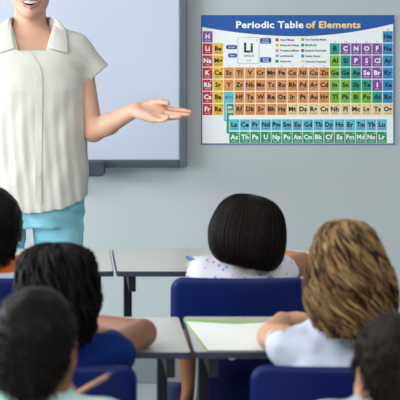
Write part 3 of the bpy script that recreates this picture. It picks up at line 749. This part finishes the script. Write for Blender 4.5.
# --- bobbed girl (front row)
loc = loc_at(243, R1); hc = np.array((.012, -.015, .885)); hR = rotm(-.12, -.12, .18)
el_r = L(loc, 303, 264, 4.56); wr_r = np.array((.08, .44, .748))
arms = [((-.150, -.02, .60), L(loc, 189, 384, 4.33), (-.25, .12, -1), (1, 0, -.2), (0, 1, 0), .35), (el_r, wr_r, (-1, .25, 0), (0, 0, -1), (0, 1, 0), .3)]
g1, T = child('girl with a dark bob in a white dotted top, seated in the front row', loc, 0, hc, hR, .90, 'skin_t', 'dots', 'navy', arms, sh=.114, shz=.808, sleeve=.12, lean=.02)
tab = [(.102, .004, .004, -.015, 0), (.100, .03, .035, -.015, 0), (.090, .062, .07, -.016, 0), (.066, .088, .094, -.018, 0), (.03, .104, .108, -.02, 0), (-.01, .112, .113, -.022, 0), (-.045, .110, .108, -.024, .003), (-.072, .103, .098, -.026, .005), (-.094, .088, .084, -.026, .007), (-.104, .070, .070, -.026, .008)]
def long_hair(body, T, R, s, tab, m, n, rad, seed, wave=0, turns=3, base_scale=.965, mseg=20, front_cut=.33, hemvar=.06, part=True, rvar=0, base_mat=None, clump=0, lump=0):
    r = np.random.default_rng(seed)
    if clump:
        n = n//clump*clump; rep = lambda a: np.repeat(a, clump, 0)
        ph = rep(r.random(n//clump)*2*PI)+r.normal(0, .045, n)
    else: ph = r.random(n)*2*PI
    ph = ph % (2*PI); dphi = (ph-PI/2+PI) % (2*PI)-PI    # 0 = face direction
    hem = np.where(np.abs(dphi) < .95, front_cut+.06*r.random(n), 1-hemvar*r.random(n))
    u = np.linspace(0.0, 1, mseg)[None, :]*hem[:, None]
    st = (.0+.35*r.random(n))[:, None]; u = st*hem[:, None]+(1-st)*u
    if clump:
        st = rep(.42*r.random(n//clump)**1.5)[:, None]; u = np.linspace(0.0, 1, mseg)[None, :]*hem[:, None]; hm = rep(1-hemvar*r.random(n//clump)); hem = np.where(np.abs(dphi) < .95, hem, hm-.04*r.random(n)); u = (st+(1-st)*np.linspace(0, 1, mseg)[None, :])*hem[:, None]
    lay = (1-.07*r.random(n)**2)[:, None]+.02*np.sin(ph*9)[:, None]*u
    P = env_surface(tab, ph[:, None]+.10*np.sin(u*3+ph[:, None]*4)*.5, u)
    lay = lay*(1+lump*(r.random(n)-.35))[:, None]
    cen = np.array((0, -.02, -.01)); P[..., 0] *= lay; P[..., 1] = cen[1]+(P[..., 1]-cen[1])*lay
    if wave:
        w = wave*(.3+u*1.0)*(.5+r.random(n))[:, None]; k = turns*2*PI*(.7+.6*r.random(n))[:, None]; p0 = r.random(n)[:, None]*2*PI
        if clump:
            q = n//clump; w = wave*(.35+u*.9)*(rep(.5+.8*r.random(q))+r.normal(0, .12, n))[:, None]; k = turns*2*PI*rep(.75+.5*r.random(q))[:, None]; p0 = (rep(r.random(q)*2*PI)+r.normal(0, .65, n))[:, None]; p0 = p0*.8+(3*np.sin(ph*2.3)+1.5*np.sin(ph*5+1))[:, None]
        out = np.stack([np.cos(ph), np.sin(ph)], -1)[:, None, :]; tan = np.stack([-np.sin(ph), np.cos(ph)], -1)[:, None, :]
        P[..., :2] += out*(w*np.cos(u*k+p0))[..., None]+tan*(w*1.3*np.sin(u*k+p0))[..., None]
        P[..., 2] += .4*w*np.sin(u*k*1.1+p0)
    P = to_local(T, R, s, P)
    Rr = rad*(1+rvar*(r.random(n)[:, None]-.5))*np.interp(np.linspace(0, 1, mseg), [0, .1, .8, 1], [.6, 1, .9, .3])[None, :]
    mi = r.integers(0, len(m), n)
    if clump: mi = np.where(r.random(n) < .4, rep(r.integers(0, len(m), n//clump)), mi)
    # inner volume
    nu, nv = 30, 48; uu = np.linspace(0, 1, nu); vv = np.linspace(0, 2*PI, nv, endpoint=False)
    U, V = np.meshgrid(uu, vv, indexing='ij'); dv = (V-PI/2+PI) % (2*PI)-PI
    lim = np.where(np.abs(dv) < .95, front_cut, .97); B = env_surface(tab, V, U*lim)
    B[..., :2] = np.array((0, -.02))+(B[..., :2]-np.array((0, -.02)))*base_scale; B[..., 2] = -.01+(B[..., 2]+.01)*.985
    B = to_local(T, R, s, B).reshape(-1, 3); inn = B*1.0
    cc = T((0, -.02, 0)); ax = R@np.array((0, 0, 1.))
    rel = B-cc; hgt = (rel@ax)[:, None]*ax; inn = cc+hgt+(rel-hgt)*.80
    i = np.arange(nu-1)[:, None]; j = np.arange(nv)[None, :]
    q = lambda o: np.stack([o+i*nv+j, o+i*nv+(j+1) % nv, o+(i+1)*nv+(j+1) % nv, o+(i+1)*nv+j], -1).reshape(-1, 4)
    o = nu*nv; e = (nu-1)*nv; jj = np.arange(nv)
    Q = np.concatenate([q(0)[:, ::-1], q(o), np.stack([e+jj, e+(jj+1) % nv, o+e+(jj+1) % nv, o+e+jj], -1)[:, ::-1]])
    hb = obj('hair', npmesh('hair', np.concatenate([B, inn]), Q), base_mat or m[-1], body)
    obj('hair_strands', strands('hair_strands', P, Rr, mi, 4), list(m), hb)
    return hb
long_hair(g1, T, hR, .90, tab, ['h_dark', 'h_dark', 'h_dark2'], 1700, .0017, 3)
# --- boy at the left edge (front row)
loc = loc_at(-7, R1); hc = np.array((.0, -.01, .892)); hR = rotm(.1, -.05, 0)
b1, T = child('short-haired boy in an orange shirt with white neck stripe, cut by the left edge', loc, 0, hc, hR, .95, 'skin_b', 'orange', 'navy', [rest(-1), rest(1)], sh=.13, shz=.795, collar='orange')
sm = [c for c in b1.children if c.name.startswith('shirt')][0].data; sm.materials.append(M['white']); cz = centers(sm)
sm.polygons.foreach_set('material_index', ((np.abs(cz[:, 0]) < .11) & (cz[:, 2] > .768) & (cz[:, 2] < .782)).astype(np.int32))
short_hair(b1, T, hR, .95, 'h_black', 'h_black2', 1800, .010)
# --- braided girl (second row)
loc = loc_at(55, R2); hc = np.array((.004, .0, .903)); hR = rotm(.05, -.14, 0)
el = L(loc, 143, 334, 3.775); el[2] = .742; wr = np.array((.07, .46, .742))
arms = [(tuple(el*np.array((-1, 1, 1))), (-.06, .40, .742), (1, .25, 0), (0, 0, -1), (0, 1, 0), .3), (tuple(el), tuple(wr), (-1, .1, 0), (0, 0, -1), (0, 1, 0), .3)]
g2, T = child('girl with black braids and a royal blue top, arms folded on the second-row desk', loc, 0, hc, hR, .90, 'skin_d', 'royal', 'navy', arms, sh=.128, shz=.805, sleeve=.15, lean=.04, slr=.047)
tabB = [(.106, .004, .004, -.018, 0), (.104, .035, .04, -.018, 0), (.092, .064, .074, -.018, 0), (.066, .082, .094, -.018, 0), (.02, .088, .102, -.02, 0), (-.03, .089, .102, -.024, .0), (-.065, .084, .092, -.028, .0), (-.095, .072, .080, -.03, .0), (-.122, .058, .066, -.03, .0)]
hb = long_hair(g2, T, hR, .90, tabB, ['h_black', 'h_black', 'h_black2'], 170, .0056, 5, lump=.11, wave=.006, turns=2.5, mseg=44, hemvar=.22, base_scale=.95)
for o in hb.children:   # braids: rhythmic swelling along each rope
    me = o.data; co = np.zeros(len(me.vertices)*3, np.float32); me.vertices.foreach_get('co', co); co = co.reshape(-1, 44, 4, 3)
    mid = co.mean(2, keepdims=True); k = np.where(np.arange(44) % 2 == 0, 1.18, .82)[None, :, None, None]
    me.vertices.foreach_set('co', (mid+(co-mid)*k).astype(np.float32).ravel()); me.update(); o.name = 'braids'
for ppx, ppy in ((79, 313), (82, 322), (76, 318)):
    c = L(loc, ppx, ppy, R2-.085); bm = BM(); bmesh.ops.create_uvsphere(bm, u_segments=10, v_segments=8, radius=.0048)
    for v in bm.verts: v.co = Vector(c)+Vector((v.co.x, v.co.y, v.co.z*1.6))
    obj('hair_bead', bm, 'chrome', g2, smooth=True)
# --- curly girl (second row)
loc = loc_at(344, R2); hc = np.array((.004, -.0, .947)); hR = rotm(.10, -.10, -.04)
el = L(loc, 271, 341, 3.735); el[2] = .742; wr = L(loc, 282, 325, 3.92); wr[2] = .74
arms = [(tuple(el), tuple(wr), (1, .7, 0), (0, 0, -1), (0, 1, 0), .3), rest(1)]
g3, T = child('girl with long curly dark blond hair and a white top in the second row', loc, 0, hc, hR, .92, 'skin_p', 'white', 'navy', arms, sh=.128, shz=.828, sleeve=.16, lean=.04, ruffle=.0, slr=.040, fold=.005)
tabC = [(.110, .004, .004, -.018, 0), (.108, .024, .031, -.018, 0), (.096, .046, .062, -.018, 0), (.066, .063, .086, -.018, 0), (.03, .075, .096, -.02, 0), (-.02, .087, .100, -.024, .0), (-.07, .088, .100, -.03, .0), (-.11, .080, .094, -.036, .0), (-.15, .064, .080, -.045, -.0)]
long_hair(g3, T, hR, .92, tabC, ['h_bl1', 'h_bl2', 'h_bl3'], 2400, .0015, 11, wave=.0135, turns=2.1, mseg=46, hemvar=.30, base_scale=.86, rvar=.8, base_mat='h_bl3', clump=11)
# --- nearest boys (third row)
loc = loc_at(37, R3); hc = np.array((.0, .01, .925)); hR = rotm(-.30, -.12, 0)
arms = [((-.15, .08, .60), (-.09, .26, .62), (.3, 1, 0), (0, 0, -1), (1, 0, 0), .35), ((.165, .02, .66), (.085, .15, .775), (-.35, .55, .35), (-.6, -.2, -.6), (.5, .3, .8), .75)]
k1, T = child('nearest boy with dark hair, pencil in hand, at the lower left', loc, 0, hc, hR, .89, 'skin_b', 'teal', 'navy', arms, sh=.135, shz=.832, sleeve=.7)
sm = [c for c in k1.children if c.name.startswith('shirt')][0].data; sm.materials.append(M['lime'])
sm.polygons.foreach_set('material_index', (centers(sm)[:, 0] < -.062).astype(np.int32))
short_hair(k1, T, hR, .89, 'h_black2', 'h_brown', 2600, .014)
q0 = Vector(at(72, 396.5, 2.995)); q1 = Vector(at(108, 375.5, 2.97)); d = (q1-q0).normalized()
b = BM(); tube(b, [q0-d*.03, q1], .0046, 8); pc = obj('pencil', b, 'wood'); tag(pc, 'natural wood pencil held up by the nearest boy at the lower left', 'pencil')
b = BM(); tube(b, [q1, q1+d*.010, q1+d*.014], [.0044, .002, .0008], 8); obj('pencil_point', b, 'lead', pc)
loc = loc_at(398, R3); hc = np.array((.0, .01, .878)); hR = rotm(.22, -.15, .05)
k2, T = child('nearest boy with tousled brown hair and a white shirt, cut by the lower right corner', loc, 0, hc, hR, .91, 'skin_p', 'grey', 'navy', [lap(-1), lap(1)], sh=.135, shz=.828, collar='white')
short_hair(k2, T, hR, .91, 'h_brown', 'h_brown2', 3000, .020)

# ------------------------------------------------------------------ the teacher
tl = Vector((at(30, 0, 5.4).x, 5.4, 0))
def TL(px_, py_, D): p = at(px_, py_, D); return np.array((p.x-tl.x, p.y-tl.y, p.z))
R = rotm(PI, 0, 0) @ rotm(0, -.06, 0); hc = np.array((.003, .005, 1.531)); hs = 1.0
Fd = Field((-.42, -.34, .03), (.56, .17, 1.66), .0042)
T = head(Fd, hc, R, hs, smile=True)
Fd.cap((0, .025, 1.33), (0, .022, 1.47), .056, .049, .012)
Fd.stack([(.86, 0, 0, .15, .10), (.95, 0, 0, .13, .09), (1.08, 0, 0, .118, .085), (1.22, 0, -.005, .14, .10), (1.29, 0, 0, .16, .08), (1.335, 0, .01, .12, .06), (1.37, 0, .014, .06, .045)], k=.03)
for q in (-1, 1): Fd.cap((q*.01, -.045, 1.325), (q*.13, -.02, 1.338), .009, .008, .02)
for q, top, kn, an in ((1, (.085, 0, .86), (.09, -.02, .47), (.085, .02, .09)), (-1, (-.085, 0, .86), (-.10, -.02, .47), (-.115, .02, .09))):
    Fd.cap(top, kn, .078, .052, .04); Fd.cap(kn, an, .050, .034, .02); Fd.cap(an, (an[0], an[1]-.12, .045), .03, .028, .02)
shl = np.array((.158, .0, 1.295)); elb = TL(93.5, 132, 5.36); wri = TL(136, 109.5, 5.225)
Fd.cap(shl, elb, .038, .031, .03); mid = elb+(wri-elb)*.35
Fd.cap(elb, mid, .031, .033, .012); Fd.cap(mid, wri, .033, .0225, .015)
hd = TL(168, 116, 5.17)-wri
hand(Fd, wri, hd, (.05, -.62, .75), (0, .75, .62), 1.0, .22, .15, -.2, curls=(-.02, .06, .18, .30))
sr = np.array((-.158, 0, 1.295)); er = np.array((-.235, .03, 1.03)); wr = np.array((-.225, -.09, .83))
Fd.cap(sr, er, .038, .031, .03); Fd.cap(er, er+(wr-er)*.35, .036, .037, .012); Fd.cap(er+(wr-er)*.35, wr, .037, .0235, .015)
hand(Fd, wr, (.05, -.25, -1), (1, 0, 0), (0, -1, 0), 1.0, .3)
me = Fd.mesh('person'); cen = centers(me)
def dist_line(C, pts):
    best = np.full(len(C), 9.)
    for a, b_ in zip(pts[:-1], pts[1:]):
        a = np.array(a); b_ = np.array(b_); ab = b_-a; t = np.clip(((C-a)@ab)/(ab@ab), 0, 1)
        best = np.minimum(best, np.linalg.norm(C-a-t[:, None]*ab, axis=1))
    return best
dl = np.minimum(dist_line(cen, [T(p) for p in LIP_UP])-.0042, dist_line(cen, [T(p) for p in LIP_LO])-.0058)
loc_c = ((cen-T((0, .078, -.072)))@R)/np.array((.0275, .024, .0125)); cav = (loc_c**2).sum(1) < 1.0
mi = np.where(dl < .0, 1, np.where(cav, 2, 0)).astype(np.int32); me.polygons.foreach_set('material_index', mi)
tea = obj('person', me, ['skin_w', 'lip', 'mouth'], None, smooth=True); tea.location = tl
tag(tea, 'smiling woman in a cream blouse and light blue jeans, holding out one open hand', 'person')
eyes(T, R, hs, tea)
bm = BM(); rr = []
for zz in (-.0600, -.067, -.0735):
    rr.append([bm.verts.new(Vector(T((x, 0.0825-13*x*x-.002*(zz < -.075), zz+8*x*x)))) for x in np.linspace(-.025, .025, 17)])
for a, b_ in zip(rr[:-1], rr[1:]):
    for i in range(16): bm.faces.new((a[i], a[i+1], b_[i+1], b_[i]))
th = obj('teeth', bm, 'teeth', tea, smooth=True); md = th.modifiers.new('solid', 'SOLIDIFY'); md.thickness = .003
for q in (-1, 1):
    bm = BM(); tube(bm, [Vector(T(p)) for p in ((q*.014, .0905, .026), (q*.03, .089, .031), (q*.045, .078, .027))], [.002, .0026, .001], 8); obj('eyebrow', bm, 'h_bl3', tea)
# swept-back hair with a low bun
Fh = Field(np.array(T((0, 0, 0)))-.17, np.array(T((0, 0, 0)))+.17, .0042)
e = lambda p, r, k=.012, op='add': Fh.ell(T(p), np.array(r), R, k, op)
e((0, -.018, .022), (.081, .100, .093)); e((0, -.06, -.035), (.062, .048, .06), .03); e((0, -.118, -.03), (.040, .034, .036), .012)
e((0, .112, -.05), (.085, .080, .098), .012, 'sub')
for q in (-1, 1): e((q*.09, .01, -.045), (.026, .035, .045), .008, 'sub')
ch = np.array(T((0, 0, 0)))
Fh.warp(lambda X, Y, Z: .0016*np.sin((X-ch[0])*420+3*np.sin(Z*60)))
obj('hair', Fh.mesh('hair'), 'h_bl2', tea, smooth=True)
# jeans
Fj = Field((-.26, -.2, .05), (.26, .2, .96), .0055)
Fj.stack([(.74, 0, 0, .150, .115), (.80, 0, 0, .172, .118), (.86, 0, 0, .165, .115), (.94, 0, 0, .150, .105)], k=.03)
for q, top, kn, an in ((1, (.089, 0, .80), (.098, -.02, .47), (.090, .02, .10)), (-1, (-.089, 0, .80), (-.105, -.02, .47), (-.118, .02, .10))):
    Fj.cap(top, kn, .088, .066, .012); Fj.cap(kn, (an[0], an[1], .08), .066, .055, .012, cut=((0, 0, .10), (0, 0, -1)))
Fj.warp(lambda X, Y, Z: .0022*noise(X, Y, Z*2, 60, 1.)+.0028*np.sin(Z*110+X*70+np.sin(X*40))*np.exp(-((Z-.76)/.07)**2))
obj('jeans', Fj.mesh('jeans'), 'jeans', tea, smooth=True)
for q, ax_ in ((1, .085), (-1, -.115)): foot_shoe('shoe', tea, (ax_, .02), PI, 1.0)
# blouse
Fb = Field((-.30, -.19, .76), (.30, .19, 1.43), .0042)
hem = lambda X, Y: .790+1.25*np.abs(X)**2
Fb.stack([(.76, .004, 0, .186, .132), (.90, .004, 0, .184, .130), (1.05, .003, 0, .180, .125), (1.18, 0, -.004, .180, .124), (1.26, 0, -.002, .184, .112), (1.315, 0, .004, .184, .090), (1.345, 0, .01, .160, .074), (1.368, 0, .012, .120, .066), (1.39, 0, .014, .088, .062), (1.408, 0, .016, .066, .058)], k=.03, zf=hem)
for q in (-1, 1):
    a = np.array((q*.148, 0, 1.305)); e2 = np.array((q*.216, 0.0, 1.222)); dirn = np.array((q*.65, 0, -.76))
    Fb.cap(a, e2+dirn*.06, .046, .049, .03, cut=(e2, dirn))
    Fb.cap(e2+dirn*.025, e2+dirn*.06, .040, .042, .002, 'sub')
# open neck
q_ = Fb.sub((-.09, -.19, 1.29), (.09, .19, 1.43)); sl, X, Y, Z = q_
zt = (Z-1.304); hw = .045+zt*.26
v = np.maximum(np.maximum(np.abs(X-.008)-hw, -(zt)), Y-.0); Fb.put(sl, v, .004, 'sub')
Fb.cap((0, .015, 1.37), (0, .010, 1.47), .060, .068, .004, 'sub')
Fb.warp(lambda X, Y, Z: (.0014*np.sin(X*85+2.2*np.sin(Z*9)+.8*np.sin(Z*31))+.0011*np.sin(X*190+3*np.sin(Z*7)))*np.clip((1.22-Z)/.2, 0, 1)+.0022*noise(X, Y, Z, 48, 5.)+.0025*np.sin((Z-1.25)*120+np.abs(X)*90)*np.exp(-((np.abs(X)-.17)/.04)**2-((Z-1.24)/.07)**2))
bme = Fb.mesh('blouse'); blo = obj('blouse', bme, 'blouse', tea, smooth=True)
bv = BVHTree.FromPolygons([v.co.copy() for v in bme.vertices], [tuple(p.vertices) for p in bme.polygons])
bv2 = BVHTree.FromPolygons([v.co.copy() for v in me.vertices], [tuple(p.vertices) for p in me.polygons])
def surf(x, z, trees=(bv,)):
    ys_ = [h[0].y for t_ in trees for h in [t_.ray_cast(Vector((x, -.6, z)), Vector((0, 1, 0)))] if h[0]]
    return min(ys_) if ys_ else -.05
line = smooth_path([TL(23, 49, 5.29), TL(32, 60, 5.28), TL(38.5, 74, 5.27), TL(39, 100, 5.27), TL(38.5, 150, 5.27), TL(38, 203, 5.27)], 8)
bm = BM(); prev = None
for i, p in enumerate(line):
    tg = (line[min(i+1, len(line)-1)]-line[max(i-1, 0)]); tg.y = 0; tg.normalize(); nx_ = Vector((-tg.z, 0, tg.x))
    if nx_.x < 0: nx_ = -nx_
    cur = []
    for o_, dy in ((-.011, .001), (-.0105, -.0028), (.0105, -.0028), (.011, .001)):
        x = p.x+nx_.x*o_; z = p.z+nx_.z*o_; cur.append(bm.verts.new((x, surf(x, z)+dy, z)))
    if prev:
        for a in range(3): bm.faces.new((prev[a], prev[a+1], cur[a+1], cur[a]))
    prev = cur
bmesh.ops.recalc_face_normals(bm, faces=bm.faces); pl = obj('placket', bm, 'blouse', blo)
for py_ in (80, 112, 144, 176):
    c = TL(38.8, py_, 5.27); bm = BM(); bmesh.ops.create_cone(bm, cap_ends=True, segments=14, radius1=.0052, radius2=.0045, depth=.002)
    for v in bm.verts: v.co = Vector((c[0]+v.co.x, surf(c[0], c[2])-.004-v.co.z, c[2]+v.co.y))
    obj('button', bm, 'button', blo)
def flap(sgn):
    # collar leaf from the side of the neck to its point
    inner = [TL(54, 18, 5.36), TL(54, 27, 5.32), TL(52.5, 37, 5.30), TL(49.5, 48.5, 5.29)]
    outer = [TL(60, 21, 5.36), TL(66, 31, 5.32), TL(68, 42, 5.30), TL(68.5, 54, 5.29)]
    cx_ = TL(32.5, 0, 5.3)[0]; bm = BM(); rows = []
    inn = smooth_path(inner, 5); out = smooth_path(outer, 5); n = 9
    for a, b_ in zip(inn, out):
        row = []
        for k in range(n):
            p = a.lerp(b_, k/(n-1)); x = cx_+(p.x-cx_)*sgn; z = p.z
            y = surf(x, z, (bv, bv2))-.005-.004*math.sin(PI*k/(n-1)); row.append(bm.verts.new((x, y, z)))
        rows.append(row)
    for it in range(6):
        ny = [[(sum(rows[min(max(i+d, 0), len(rows)-1)][k].co.y for d in (-1, 0, 1))+sum(rows[i][min(max(k+d, 0), n-1)].co.y for d in (-1, 0, 1)))/6 for k in range(n)] for i in range(len(rows))]
        for i in range(len(rows)):
            for k in range(n): rows[i][k].co.y = min(ny[i][k], rows[i][k].co.y+.002)
    for r0, r1 in zip(rows[:-1], rows[1:]):
        for k in range(n-1): bm.faces.new((r0[k], r0[k+1], r1[k+1], r1[k]))
    bmesh.ops.recalc_face_normals(bm, faces=bm.faces)
    o = obj('collar_leaf', bm, 'blouse', blo, smooth=True); m_ = o.modifiers.new('solid', 'SOLIDIFY'); m_.thickness = .0025; return o
flap(1); flap(-1)
